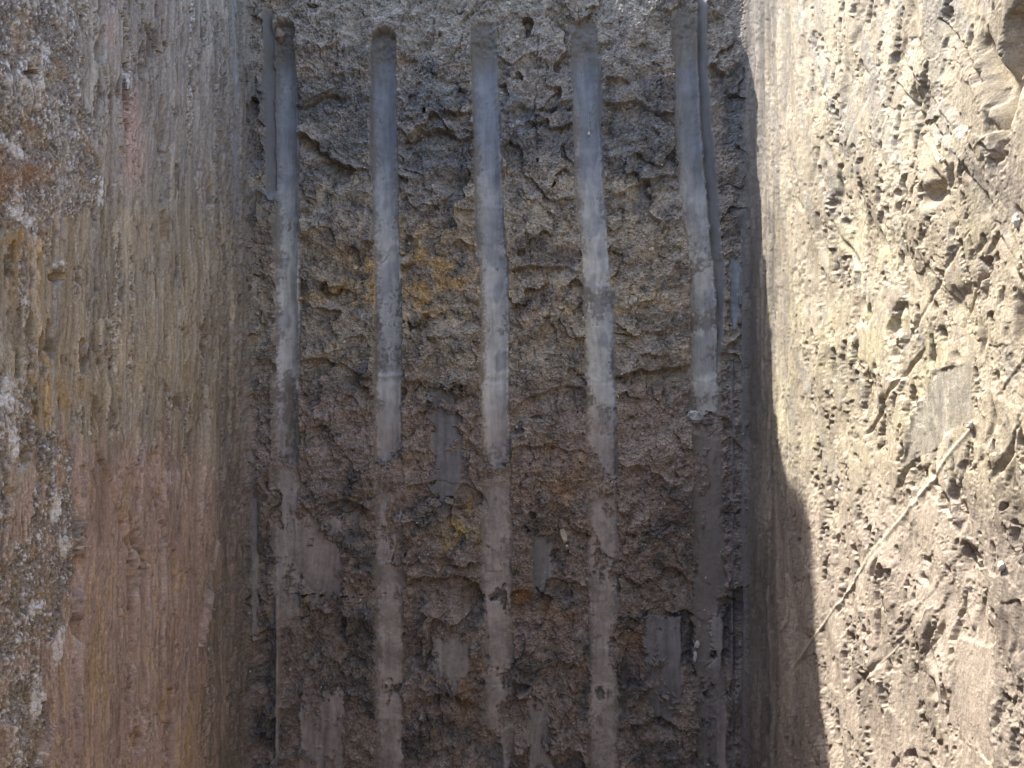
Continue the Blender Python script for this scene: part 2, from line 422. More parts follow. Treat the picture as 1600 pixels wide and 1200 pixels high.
# ------------------------------------------------------------------ RIGHT WALL relief
a1 = fbm(U * 26 + Z * 13, (Z - .5 * U) * 3.2, 4, 201, .55)
fg, eg, ig = facets(U * 7 + .6 * wx + Z * 2.4, Z * 3.6 + .6 * wz - U * 1.4, 37, 1.0)
fs_, es_, is_ = facets(U * 20 + .5 * nB + Z * 2.0 * (((ig % 97) / 97.0) - .5), Z * 5 + .5 * wx, 53, .8)
tnr = ((is_ * 37) % 101) / 101.0
sh = ((ig % 97) / 97.0 - .5) * .55 + (tnr - .5) * .25                # every cut runs at its own slant
Us = U + sh * Z
rk = fbm(Us * 42, Z * 9, 4, 211, .6)
r2 = fbm(Us * 115 + .2 * nB, Z * 26, 4, 213, .66)
r3 = fbm(Us * 260, Z * 80, 2, 217, .65)
rgh = np.clip(ss(.18, .50, nB + .45 * rk + .35 * nA) + (1 - ss(.02, .12, es_ + .06 * nB)) * ss(-.1, .3, nB) + .8 * ss(.86, .93, tnr), 0, 1)
RW = (.012 * fbm(U * 5 + Z * 2, Z * 3 - U, 3, 215) + .0014 * k1 + .0012 * rk + .0012 * a1 + .0038 * fs_ + rgh * (.0019 * r2 + .0011 * r3 + .0007 * nG2)
      + .0005 * r2 + .0005 * r3 + .0004 * nH2 + .006 * perlin(U * 2.3, Z * 1.8, 221) + .0022 * fg)
# chipped hollows: narrow upright flecks, a few larger ones
hol = ss(.31, .43, r2 * .62 + .36 * rk + .30 * nB + .10 * (rgh - .3))
RW -= .0024 * hol
hol2 = ss(.46, .64, rk * .9 + .45 * nB + .2 * r2)
RW -= .0080 * hol2
hol = np.maximum(hol, hol2)
for (x, y, rx, ry, rot, dep) in [(1556, 120, 12, 60, -.25, .022), (1583, 110, 13, 105, .12, .030), (1538, 85, 9, 30, -.3, .012), (1255, 90, 6, 80, .03, .010),
                                (1335, 465, 7, 45, .05, .012), (1398, 498, 9, 24, 0, .012), (1500, 470, 14, 26, .4, .008), (1470, 300, 12, 22, .5, .008),
                                (1592, 500, 8, 40, 0, .014), (1508, 880, 7, 30, -.1, .012), (1320, 150, 5, 55, .06, .008), (1235, 510, 6, 40, 0, .008), (1590, 820, 12, 40, -.3, .010)]:
    qx, qy = PX - x + 4 * nB + 2 * k1, PY - y + 8 * nB
    qx, qy = qx * math.cos(rot) + qy * math.sin(rot), qy * math.cos(rot) - qx * math.sin(rot)
    g = np.exp(-((qx / rx) ** 2 + (qy / ry) ** 2) ** 1.6) * (U > 0)
    RW = RW * (1 - .7 * g) - dep * g
gr_ = random.Random(21)
gouges = []
for cx_, cy_, n_ in [(1245, 330, 6), (1300, 300, 5), (1340, 480, 7), (1395, 500, 6), (1490, 480, 9), (1240, 560, 5), (1420, 700, 5), (1380, 850, 6), (1545, 700, 7),
                     (1500, 880, 6), (1460, 320, 6), (1570, 380, 6), (1330, 160, 5), (1400, 60, 6), (1530, 220, 5), (1560, 1000, 6), (1340, 720, 5), (1470, 1100, 6)]:
    for _ in range(n_):
        gouges.append((gr_.gauss(cx_, 26), gr_.gauss(cy_, 60), gr_.uniform(1.8, 4.6), gr_.uniform(9, 34), gr_.gauss(0, .22), gr_.uniform(.004, .009)))
for (x, y, rx, ry, rot, dep) in gouges:
    cm = (PX > x - 70) & (PX < x + 70) & (np.abs(PY - y) < 90) & (U > 0)
    qx = PX[cm] - x + 2.5 * nB[cm] + 1.5 * k2[cm]; qy = PY[cm] - y + 6 * nB[cm]
    qx, qy = qx * math.cos(rot) + qy * math.sin(rot), qy * math.cos(rot) - qx * math.sin(rot)
    g = np.exp(-((qx / rx) ** 2 + (qy / ry) ** 2) ** 1.5)
    RW[cm] = RW[cm] * (1 - .5 * g) - dep * g
RSC = [(1375, 110, 1320, 230, 3, -.003), (1470, 30, 1540, 130, 3, -.005), (1515, 360, 1400, 560, 2, -.0015),
       (1530, 430, 1500, 500, 3, -.005), (1440, 545, 1340, 690, 2.5, -.003), (1310, 260, 1300, 420, 3, -.004), (1400, 130, 1490, 260, 3, -.004)]
for L in RSC:
    RW += scratch(*L)
# steps: the wall lies lower on the right hand / lower side of a slanting line and climbs back slowly
def step(x0, y0, x1, y1, h, run):
    L = math.hypot(x1 - x0, y1 - y0)
    ux, uy = (x1 - x0) / L, (y1 - y0) / L
    t = ((PX - x0) * ux + (PY - y0) * uy) / L
    d = (PX - x0) * -uy + (PY - y0) * ux + 1.2 * nB + .8 * nC
    return -.40 * h * ss(-1.2, 1.2, d) * np.exp(-np.clip(d, 0, None) / run) * ss(-.05, .08, t) * (1 - ss(.92, 1.05, t))
for st_ in [(1400, 80, 1500, 200, .006, 50), (1515, 290, 1440, 205, -.004, 30),
            (1320, 250, 1385, 115, .004, 30), (1390, 600, 1520, 430, .0015, 30), (1240, 300, 1262, 60, .005, 25),
            (1500, 235, 1560, 330, .006, 40), (1340, 640, 1360, 480, .004, 25), 
            (1470, 800, 1520, 700, .004, 40), (1430, 380, 1530, 530, .005, 30), (1540, 30, 1520, 130, .008, 40),
            (1400, 1000, 1500, 860, .004, 40), (1300, 520, 1318, 330, .004, 20), (1420, 720, 1438, 620, .003, 20),
            (1560, 620, 1600, 560, .006, 40), (1260, 760, 1290, 560, .003, 16), (1380, 800, 1460, 640, .004, 20)]:
    RW += step(*st_) * (U > 0)
for L in RSC:
    RW += scratch(*L)
rsid = np.zeros(U.shape, np.int16)
RPATCH = [  # flat scraped faces: polygon corners in the photo, height
    ([(1412, 735), (1425, 640), (1460, 575), (1512, 560), (1516, 650)], -.004, 3),
    ([(1495, 110), (1528, 140), (1532, 170), (1512, 210), (1490, 175)], -.003, 2),
    ([(1195, 10), (1250, 15), (1246, 190), (1200, 120)], .002, 1),
    ([(1322, 140), (1380, 100), (1372, 200), (1318, 240)], .002, 1),
    ([(1340, 640), (1352, 700), (1340, 860), (1322, 840), (1326, 700)], .002, 1),
    ([(1395, 870), (1455, 770), (1470, 800), (1430, 900)], .002, 1),
    ([(1330, 520), (1400, 440), (1420, 470), (1350, 600)], .001, 1),
    ([(1480, 1130), (1500, 1000), (1560, 1010), (1560, 1190)], .001, 1),
    ([(1395, 1180), (1395, 1060), (1430, 985), (1440, 1180)], .001, 4),
]
rtint = np.zeros(U.shape, np.float32)
for pi, (pts, h, tn) in enumerate(RPATCH):
    sdv = poly_sd(pts, PX + 9 * nB + 6 * nC + 4 * r2, PY + 14 * nB + 8 * rk)
    m = ss(-3, 5, sdv) if tn != 3 else ss(-1.5, 3, poly_sd(pts, PX + 3 * nB + 2 * nC, PY + 6 * nB))
    RW = RW * (1 - .8 * m) + .8 * m * (.5 * h + .006 * fbm(U * 5 + Z * 2, Z * 3 - U, 2, 215) + .0008 * k2 + .0010 * a1 + .0005 * nC)
    on = (m > .5) & (U > 0)
    rsid[on] = 1 + pi
    rtint = np.maximum(rtint, m * (U > 0) * (.6 if tn == 3 else .15 if tn == 2 else 0))
# smooth bands next to the corner
band = (1 - ss(1215, 1320, PX)) * wR
RW = RW * (1 - .75 * band) + .75 * band * (.0030 * k1 + .0016 * k2 + .0010 * np.sin(PX / 7.0 + 5 * k1 + 3 * nA) + .0012 * r2 + .0016 * ss(.1, .4, k1 - .2 * nB) * nC)

def blur(a, k=1):
    for _ in range(k):
        p = np.pad(a, 1, mode='edge')
        a = (p[1:-1, :-2] + 2 * p[1:-1, 1:-1] + p[1:-1, 2:]) * .25
        p = np.pad(a, 1, mode='edge')
        a = (p[:-2, 1:-1] + 2 * p[1:-1, 1:-1] + p[2:, 1:-1]) * .25
    return a
RW = blur(RW, 1)
burr = np.zeros_like(U)
# the long tooth scratch: a straight raised burr on a smoothed track
for (x0, y0, x1, y1, wd, h) in [(1527, 658, 1325, 918, 3.4, .0022), (1352, 884, 1232, 1053, 2.0, .0018), (1325, 1090, 1430, 985, 1.6, .0008)]:
    L = math.hypot(x1 - x0, y1 - y0); ux, uy = (x1 - x0) / L, (y1 - y0) / L
    t = (PX - x0) * ux + (PY - y0) * uy
    d = (PX - x0) * -uy + (PY - y0) * ux
    en = ss(-4, 14, t) * (1 - ss(L - 40, L, t)) * (U > 0)
    m = np.exp(-(d / (2.6 * wd)) ** 2) * en
    RW = RW * (1 - .6 * m)
    RW += h * en * np.exp(-(d / wd) ** 2)
    burr = np.maximum(burr, np.exp(-(d / wd) ** 2) * en * ss(-.6, .1, nC + nB + .3))
D = EW * wE + LW * wL + RW * wR
fade = ss(ZF, ZF + .15, Z)
D = D * fade
D -= .02 * ss(ZR - .06, ZR, Z) ** 2 * (1 - wE * .5)           # worn rim
XX = (X0 + cnx * D).astype(np.float32); YYv = (Y0 + cny * D).astype(np.float32); ZZ = Z.copy()
V = np.stack([XX, YYv, ZZ], -1).reshape(-1, 3)

# ------------------------------------------------------------------ earth colours, with some shade painted in
def c3(*c): return np.array(c, np.float32)
def mix(A, c, m): return A * (1 - m[..., None]) + c * m[..., None]
GREYB, DGREY, TAN = c3(.225, .198, .170), c3(.142, .136, .132), c3(.285, .248, .197)
OCHRE, MAUVE, DBRN = c3(.34, .235, .115), c3(.245, .200, .170), c3(.155, .124, .098)
BLUEG, LIGHTG, GMAUVE = c3(.225, .232, .248), c3(.50, .485, .45), c3(.37, .325, .295)
wpy = PY + 34 * wz + 26 * nB
wpx = PX + 30 * wx
nE = fbm(U * 7, Z * 9, 4, 301); nF = fbm(U * 20, Z * 22, 4, 311, .6)
A = np.broadcast_to(GREYB, U.shape + (3,)).astype(np.float32)
A = mix(A, DGREY, ss(90, 150, wpy) * (1 - ss(330, 400, wpy)) * ss(-.5, .25, nE + .15))
A = mix(A, TAN, .85 * ss(250, 300, wpy) * (1 - ss(540, 620, wpy)) * ss(-.25, .35, nE + .10 + .3 * nF))
bE = lambda x, y, rx, ry: np.exp(-(((wpx - x) / rx) ** 2 + ((wpy - y) / ry) ** 2))
A = mix(A, TAN * 1.05, np.clip(.9 * bE(850, 335, 70, 40) + .8 * bE(1010, 390, 60, 50) + .6 * bE(560, 280, 50, 30) + .7 * bE(520, 500, 60, 50), 0, .95))
A = mix(A, OCHRE, np.clip((bE(575, 435, 46, 38) + 1.1 * bE(690, 432, 85, 42) + .7 * bE(520, 465, 30, 16) + .5 * bE(650, 485, 40, 25)
                           + .35 * bE(930, 470, 150, 22)) * (.7 + 1.3 * nF), 0, .85))
A = mix(A, DGREY * .85, np.clip(.9 * bE(860, 395, 60, 22) + .6 * bE(680, 280, 45, 25) + .6 * bE(860, 690, 40, 25) + .7 * bE(660, 680, 26, 50) + .5 * bE(530, 600, 50, 30), 0, .9))
A = mix(A, MAUVE, .9 * ss(590, 650, wpy) * ss(-.75, -.1, nE + .15))
A = mix(A, DBRN, .75 * ss(640, 900, wpy) * ss(-.25, .45, nF + .35 * nE + .2))
A = mix(A, MAUVE * .9, .6 * ss(600, 640, wpy) * (1 - ss(740, 820, wpy)) * ss(-.2, .3, nF + .2))
A = mix(A, DGREY * .72, .75 * ss(760, 840, wpy) * ss(.12, .5, nE - .3 * nF + .15 * ss(900, 1200, PY)))
A = mix(A, c3(.33, .235, .07), np.clip(.9 * bE(715, 832, 26, 20) * (.8 + nF), 0, .8))
A = mix(A, c3(.20, .12, .06), np.clip((.8 * bE(840, 950, 40, 26) + .7 * bE(1000, 1010, 26, 40) + .6 * bE(735, 1080, 20, 60) + .5 * bE(880, 760, 60, 60)) * (.9 + nF), 0, .75))
A = mix(A, DGREY * .7, np.clip(.8 * bE(545, 780, 30, 24) + .8 * bE(985, 1070, 18, 70) + .8 * bE(1095, 1040, 16, 60), 0, .85))
A = A * 1.17 * (1 + .30 * nF + .24 * nC + .26 * nG2 + .22 * nH2)[..., None]
# polished clay colour of grooves
GA = np.broadcast_to(BLUEG, A.shape).copy()
GA = mix(GA, LIGHTG, ss(200, 420, PY + 110 * nE + 60 * k1))
GA = mix(GA, GMAUVE, ss(600, 680, PY + 20 * nB))
GA = mix(GA, GMAUVE * .98, ss(725, 780, PY))
GA = mix(GA, GREYB * .8, .4 * ss(735, 800, PY) * ss(.0, .4, nB + .5 * k1 + .3 * nG2))
GA = mix(GA, GREYB * .78, 1 - ss(80, 125, PY + 18 * nB))
GA = mix(GA, BLUEG * .8, .6 * ss(.1, .5, k1 * .6 + nE) * (1 - ss(560, 640, PY)))
GA = mix(GA, DGREY * .9, .8 * ss(.50, .72, k2 * .55 + .55 * nC + .12 * (PY > 330)) * ss(-.1, .4, nB + .15))
GA = mix(GA, GREYB * .75, .75 * ss(.2, .5, nB * .8 + .4 * k1 + .3 * nG2 - .05) * ss(330, 420, PY) * (1 - ss(720, 740, PY)))
GA = mix(GA, DBRN * 1.2, .7 * ss(.25, .6, k1 * .8 + .4 * nB - .1) * ss(585, 600, PY) * (1 - ss(720, 760, PY)))
GA = GA * (1 + .16 * k2 + .14 * nC + .14 * k1 + .15 * nE)[..., None]
GA = mix(GA, DGREY, .8 * bevm)  # shading of the side bevels painted in as a darker grey
GA = mix(GA, GREYB * .80, .72 * ss(1062, 1072, PX) * ss(655, 680, PY))
GA = mix(GA, GREYB * .72, .75 * grime)
GA = mix(GA, GREYB * .62, .85 * capd)
gm = ((gid > 0) & (gid < 10)).astype(np.float32)
soft = np.clip(pol * 1.25, 0, 1)
A = mix(A, GA, soft * (tint == 0))
for tn, cc in ((1, c3(.285, .258, .238)), (2, c3(.29, .25, .23)), (3, c3(.185, .178, .178)), (4, c3(.30, .32, .33))):
    SA = cc * (1 + .22 * k1 + .18 * k2 + .16 * nC + .2 * nE + .1 * nG2)[..., None]
    A = mix(A, SA, soft * (tint == tn))
EA = A

LA = np.broadcast_to(c3(.40, .345, .265), A.shape).astype(np.float32)
LA = mix(LA, c3(.345, .305, .265), (1 - ss(200, 380, PY + 90 * k1 + 60 * nE)) * ss(80, 170, PX))
LA = mix(LA, c3(.42, .35, .25), ss(300, 380, PY + 60 * nE) * (1 - ss(620, 700, PY + 50 * k1)) * ss(-.35, .3, nE + .3 * k1 + .25))
LA = mix(LA, c3(.45, .29, .11), np.clip(1.1 * np.exp(-(((PX - 30 + 30 * wx) / 60) ** 2 + ((PY - 400 + 60 * wz) / 80) ** 2))
                                       + .9 * np.exp(-(((PX - 85 + 30 * wx) / 40) ** 2 + ((PY - 620 + 60 * wz) / 55) ** 2))
                                       + .6 * np.exp(-(((PX - 20) / 30) ** 2 + ((PY - 270) / 40) ** 2)), 0, .9) * ss(-.6, .3, nF + k2 * .3))
LA = mix(LA, c3(.41, .30, .25), ss(650, 730, PY + 50 * k1 + 40 * nE) * ss(20, 60, PX + 20 * nB))
LA = mix(LA, c3(.25, .19, .155), .8 * ss(650, 730, PY) * ss(.1, .5, k1 + .3 * nB))
sA = fbm(U * 42 + .4 * wx, Z * 1.6, 3, 331, .6); sB = fbm(U * 75 + .4 * wx, Z * 3.0, 3, 337, .6)
LA = LA * (.78 + .44 * tone)[..., None] * (.86 + .28 * tone2)[..., None]
LA = mix(LA, c3(.27, .255, .235), .5 * ss(.1, .45, sA) * (1 - .6 * ss(680, 760, PY)))
LA = mix(LA, c3(.25, .185, .12), .5 * ss(.2, .5, sB))
LA = mix(LA, c3(.40, .36, .31), .5 * ss(.15, .5, -sB))
LA = mix(LA, c3(.25, .21, .165), .6 * tear * (1 - gritL))
LA = mix(LA, c3(.13, .105, .08), .75 * flk * (1 - .7 * pinkz))  # shade inside the fleck holes painted into the colour
LA = mix(LA, c3(.42, .30, .25), np.clip(1.3 * np.exp(-(((PX - 208 + 8 * k1) / 13) ** 2 + ((PY - 220) / 80) ** 4)) + .8 * np.exp(-(((PX - 172) / 10) ** 2 + ((PY - 50) / 30) ** 2)), 0, 1))
LA = mix(LA, c3(.24, .215, .195), .85 * gritL)
LA = mix(LA, c3(.62, .60, .58), (gritL + .5 * tear * (1 - gritL)) * ss(.30, .52, nG * .65 + .35 * nH + .40 * nB + .25 * nC) * .9)
LA = mix(LA, c3(.10, .085, .07), mt * ss(.12, .42, -nG * .7 - .5 * nH) * .7)
LA = mix(LA, c3(.34, .25, .15), gritL * .5 * ss(.1, .5, nF - .2 * nB))
LA = mix(LA, c3(.20, .16, .13), .7 * ss(290, 380, PX) * ss(700, 1100, PY))  # corner shading painted in, stronger towards the bottom
LA = mix(LA, c3(.17, .15, .13), .8 * ss(300, 385, PX + 40 * k1))  # corner shading painted into the wall colour over the full height
LA = mix(LA, c3(.27, .265, .26), strip * ss(-.5, .1, k2 + nC + .3))
LA = mix(LA, c3(.44, .325, .275) * 1.0, .62 * pinkz * ss(-.5, .1, nB + .6 * kL1 + .25))
LA = mix(LA, c3(.17, .125, .085), .7 * pfl)
LA = mix(LA, c3(.42, .29, .14), .5 * pinkz * ss(.3, .55, kL1 - .4 * nE))
crust = np.zeros_like(U)
for (x, y, rx, ry, rot) in [(22, 225, 45, 14, .75), (35, 338, 36, 14, .5), (70, 78, 10, 22, .2), (102, 850, 12, 34, 0), (60, 950, 18, 22, .3), (88, 790, 12, 40, .1),
                            (12, 620, 20, 40, .2), (20, 690, 12, 40, 0), (95, 1010, 10, 50, .1), (98, 410, 12, 10, 0), (60, 1090, 14, 50, .1), (160, 300, 8, 30, .2), (203, 130, 5, 18, 0)]:
    qx, qy = PX - x + 6 * nB, PY - y + 9 * nB
    qx, qy = qx * math.cos(rot) + qy * math.sin(rot), qy * math.cos(rot) - qx * math.sin(rot)
    crust = np.maximum(crust, np.exp(-(qx / rx) ** 2 - (qy / ry) ** 2))
LA = mix(LA, c3(.66, .64, .62), .9 * ss(.42, .66, crust * .75 + .45 * nGr * crust + .35 * nC * crust) * (U < 0))
LA = mix(LA, c3(.30, .17, .09), .8 * np.clip(np.exp(-((PX - 25 + 20 * wx) / 40) ** 2 - ((PY - 275 + 20 * wz) / 30) ** 2) * (1 + nF), 0, 1))
LA = LA * 1.07 * (1 + .16 * kL1 + .26 * kL2 + .18 * nH + .18 * nG)[..., None]

RA = np.broadcast_to(c3(.395, .338, .252), A.shape).astype(np.float32)
RA = mix(RA, c3(.33, .31, .275), ss(.05, .5, a1 + .5 * nE) * .7)
RA = mix(RA, c3(.44, .385, .265), ss(-.1, .45, nE + .3 * rk) * (.3 + .7 * ss(280, 420, PY) * (1 - ss(650, 800, PY))))
RA = mix(RA, c3(.36, .30, .25), ss(700, 850, PY + 60 * nE) * .8)
RA = mix(RA, c3(.25, .22, .18), .7 * hol)  # shadow in the chipped hollows painted into the colour
RA = mix(RA, c3(.27, .225, .19), .55 * ss(1500, 1580, PX + 30 * nB) * ss(-.1, .4, nE + .1))
RA = mix(RA, c3(.29, .275, .24), np.clip(rtint * 1.25, 0, 1) * (.8 + .4 * nE))
RA = mix(RA, c3(.46, .42, .33), .9 * burr)
RA = mix(RA, c3(.155, .142, .13), .9 * (1 - ss(1180, 1240, PX + 30 * k1)))  # shade beside the corner painted on as a dark strip
RA = RA * .97 * (.76 + .44 * tnr)[..., None] * (1 + .12 * rk + .16 * r2 + .14 * r3 + .1 * nH2)[..., None]

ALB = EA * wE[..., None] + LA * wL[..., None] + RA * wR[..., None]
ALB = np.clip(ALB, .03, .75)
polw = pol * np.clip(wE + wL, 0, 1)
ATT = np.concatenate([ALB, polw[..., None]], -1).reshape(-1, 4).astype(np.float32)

# ------------------------------------------------------------------ materials
def earth_material(name, rough_lo=.50, bump=.35, fscale=420.0, spec=.35):
    m = bpy.data.materials.new(name); m.use_nodes = True
    n = m.node_tree.nodes; l = m.node_tree.links
    b = n['Principled BSDF']
    at = n.new('ShaderNodeAttribute'); at.attribute_name = 'earth'
    tc = n.new('ShaderNodeTexCoord')
    n1 = n.new('ShaderNodeTexNoise'); n1.inputs['Scale'].default_value = fscale; n1.inputs['Detail'].default_value = 5; n1.inputs['Roughness'].default_value = .7
    n2 = n.new('ShaderNodeTexNoise'); n2.inputs['Scale'].default_value = fscale * .3; n2.inputs['Detail'].default_value = 6; n2.inputs['Roughness'].default_value = .75
    l.new(tc.outputs['Object'], n1.inputs['Vector']); l.new(tc.outputs['Object'], n2.inputs['Vector'])
    mr = n.new('ShaderNodeMapRange'); mr.inputs['From Min'].default_value = .3; mr.inputs['From Max'].default_value = .7
    mr.inputs['To Min'].default_value = .62; mr.inputs['To Max'].default_value = 1.36
    l.new(n1.outputs['Fac'], mr.inputs['Value'])
    # weaker grain where the clay is polished
    mx = n.new('ShaderNodeMix'); mx.data_type = 'FLOAT'
    pm = n.new('ShaderNodeMath'); pm.operation = 'MULTIPLY'; pm.inputs[1].default_value = .6
    l.new(at.outputs['Alpha'], pm.inputs[0])
    l.new(pm.outputs[0], mx.inputs[0]); l.new(mr.outputs[0], mx.inputs[2]); mx.inputs[3].default_value = 1.0
    vm = n.new('ShaderNodeVectorMath'); vm.operation = 'SCALE'
    l.new(at.outputs['Color'], vm.inputs[0]); l.new(mx.outputs[0], vm.inputs['Scale'])
    l.new(vm.outputs[0], b.inputs['Base Color'])
    rr = n.new('ShaderNodeMapRange'); rr.inputs['To Min'].default_value = .95; rr.inputs['To Max'].default_value = rough_lo
    l.new(at.outputs['Alpha'], rr.inputs['Value']); l.new(rr.outputs[0], b.inputs['Roughness'])
    b.inputs['Specular IOR Level'].default_value = spec
    bs = n.new('ShaderNodeMapRange'); bs.inputs['To Min'].default_value = bump; bs.inputs['To Max'].default_value = bump * .25
    l.new(at.outputs['Alpha'], bs.inputs['Value'])
    bp = n.new('ShaderNodeBump'); bp.inputs['Distance'].default_value = .004
    ad = n.new('ShaderNodeMath'); ad.operation = 'ADD'
    l.new(n1.outputs['Fac'], ad.inputs[0]); l.new(n2.outputs['Fac'], ad.inputs[1])
    l.new(ad.outputs[0], bp.inputs['Height']); l.new(bs.outputs[0], bp.inputs['Strength'])
    l.new(bp.outputs['Normal'], b.inputs['Normal'])
    return m

M_EARTH = earth_material('broken_earth')
M_CLAY = earth_material('polished_clay', .60, .40, 420, .3)

def stone_material(name, rgb, var=.25):
    m = bpy.data.materials.new(name); m.use_nodes = True
    n = m.node_tree.nodes; l = m.node_tree.links; b = n['Principled BSDF']
    tc = n.new('ShaderNodeTexCoord')
    n1 = n.new('ShaderNodeTexNoise'); n1.inputs['Scale'].default_value = 260; n1.inputs['Detail'].default_value = 6
    l.new(tc.outputs['Object'], n1.inputs['Vector'])
    cr = n.new('ShaderNodeValToRGB')
    cr.color_ramp.elements[0].position = .3; cr.color_ramp.elements[1].position = .7
    cr.color_ramp.elements[0].color = tuple(c * (1 - var) for c in rgb) + (1,)
    cr.color_ramp.elements[1].color = tuple(min(.85, c * (1 + var)) for c in rgb) + (1,)
    l.new(n1.outputs['Fac'], cr.inputs['Fac']); l.new(cr.outputs['Color'], b.inputs['Base Color'])
    b.inputs['Roughness'].default_value = .85
    bp = n.new('ShaderNodeBump'); bp.inputs['Strength'].default_value = .4; bp.inputs['Distance'].default_value = .003
    l.new(n1.outputs['Fac'], bp.inputs['Height']); l.new(bp.outputs['Normal'], b.inputs['Normal'])
    return m

# ------------------------------------------------------------------ build meshes
def mesh_from(name, verts, faces, mat, smooth=False, att=None, parent=None):
    me = bpy.data.meshes.new(name)
    nv, nf, k = len(verts), len(faces), faces.shape[1]
    me.vertices.add(nv); me.vertices.foreach_set('co', np.ascontiguousarray(verts, np.float32).ravel())
    me.loops.add(nf * k); me.loops.foreach_set('vertex_index', np.ascontiguousarray(faces, np.int32).ravel())
    me.polygons.add(nf)
    me.polygons.foreach_set('loop_start', np.arange(0, nf * k, k, dtype=np.int32))
    me.polygons.foreach_set('use_smooth', np.full(nf, smooth, dtype=bool))
    me.update(calc_edges=True)
    if att is not None:
        a = me.color_attributes.new('earth', 'FLOAT_COLOR', 'POINT')
        a.data.foreach_set('color', np.ascontiguousarray(att, np.float32).ravel())
    me.materials.append(mat)
    o = bpy.data.objects.new(name, me); COL.objects.link(o)
    if parent: o.parent = parent
    return o

ii = np.arange(NR - 1)[:, None] * NC + np.arange(NC - 1)[None, :]
Q = np.stack([ii, ii + 1, ii + NC + 1, ii + NC], -1)            # quads, facing into the trench
uc = .5 * (cols[1:] + cols[:-1])
side = np.where(uc < eL - q * .5, 0, np.where(uc > eR + q * .5, 2, 1))
sideq = np.broadcast_to(side, ii.shape)
def centre(a): return a[:-1, :-1]
gq, lq, rq = centre(gid), centre(lsid), centre(rsid)
gq = np.where((sideq == 1), gq, 0); lq = np.where(sideq == 0, lq, 0); rq = np.where(sideq == 2, rq, 0)

def part(name, mask, mat, smooth, parent=None, minfaces=1):
    f = Q[mask]
    if len(f) < minfaces: return None
    idx, inv = np.unique(f.ravel(), return_inverse=True)
    return mesh_from(name, V[idx], inv.reshape(-1, 4), mat, smooth, ATT[idx], parent)

def structure(o, label):
    o['kind'] = 'structure'; o['label'] = label

end_wall = part('end_wall', (sideq == 1) & (gq == 0), M_EARTH, False)
structure(end_wall, 'broken dark earth end wall of the trench with five vertical tooth grooves')
GL = ['leftmost polished tooth groove beside the left corner', 'second polished groove from the left with a ragged lower end',
      'middle polished groove with a pointed ragged end', 'fourth polished groove leaning to the right',
      'rightmost bluish groove ending in a grey clod']
for k in range(5):
    o = part('tooth_groove', gq == k + 1, M_CLAY, True, end_wall)
    if o: o['label'] = GL[k]
SLB = {1: 'smooth grey brown clay smear', 2: 'smooth mauve clay smear', 3: 'smooth dark blue grey clay smear', 4: 'pale bluish clay smear'}
for si, sm in enumerate(SMEARS):
    o = part('clay_smear', gq == 10 + si, M_CLAY, True, end_wall, 20)
    if o: o['label'] = SLB[sm[5]]

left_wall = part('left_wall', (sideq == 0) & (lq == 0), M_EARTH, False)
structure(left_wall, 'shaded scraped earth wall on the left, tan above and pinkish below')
o = part('cutter_strip', lq == 1, M_CLAY, True, left_wall); o['label'] = 'thin pale bluish strip cut along the corner'
for gk, gl in ((20, 'rough grey gritty patch at the top left with white crusts'), (21, 'rough gritty brown patch at the lower left with white crusts')):
    o = part('gritty_patch', lq == gk, M_EARTH, False, left_wall, 20); o['label'] = gl
for pi in range(len(PASS)):
    o = part('scraped_band', lq == 2 + pi, M_EARTH, False, left_wall, 20)

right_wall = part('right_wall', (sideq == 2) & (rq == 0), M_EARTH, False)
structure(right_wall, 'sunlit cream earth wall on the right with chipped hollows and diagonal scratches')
for pi in range(len(RPATCH)):
    o = part('scraped_face', rq == 1 + pi, M_EARTH, False, right_wall, 20)
    if o and pi == 0: o['label'] = 'grey triangular scraped face above the long scratch'

# ------------------------------------------------------------------ floor, back wall, ground
def grid(nx, ny, fx):
    a, b = np.meshgrid(np.linspace(0, 1, nx), np.linspace(0, 1, ny))
    v = fx(a.ravel(), b.ravel())
    i = np.arange(ny - 1)[:, None] * nx + np.arange(nx - 1)[None, :]
    return v, np.stack([i, i + 1, i + nx + 1, i + nx], -1).reshape(-1, 4)

def plain_att(n, rgb, seed):
    t = np.random.RandomState(seed).rand(n, 1).astype(np.float32) * .2 + .9
    return np.concatenate([np.array(rgb, np.float32) * t, np.zeros((n, 1), np.float32)], 1)

y_near = float(min(cy))
def f_floor(a, b):
    x = XL - .03 + a * (XR - XL + .06); y = y_near - .02 + b * (YE - y_near + .05)
    z = ZF + .02 + .03 * fbm(x * 4, y * 4, 4, 401) + .012 * fbm(x * 25, y * 25, 3, 411)
    return np.stack([x, y, z], 1)
v, f = grid(60, 300, f_floor)
fl = mesh_from('floor', v, f, M_EARTH, False, plain_att(len(v), (.20, .155, .125), 3))
structure(fl, 'dark crumbly earth floor of the trench')

def f_back(a, b):
    x = XR + .02 - a * (XR - XL + .04); z = ZF + b * (ZR - ZF)
    y = y_near - .005 + .03 * fbm(x * 5, z * 5, 4, 421)
    return np.stack([x, y, z], 1)
v, f = grid(60, 120, f_back)
bw_ = mesh_from('back_wall', v, f[:, ::-1], M_EARTH, False, plain_att(len(v), (.30, .25, .19), 4))
structure(bw_, 'earth wall closing the trench behind the camera')

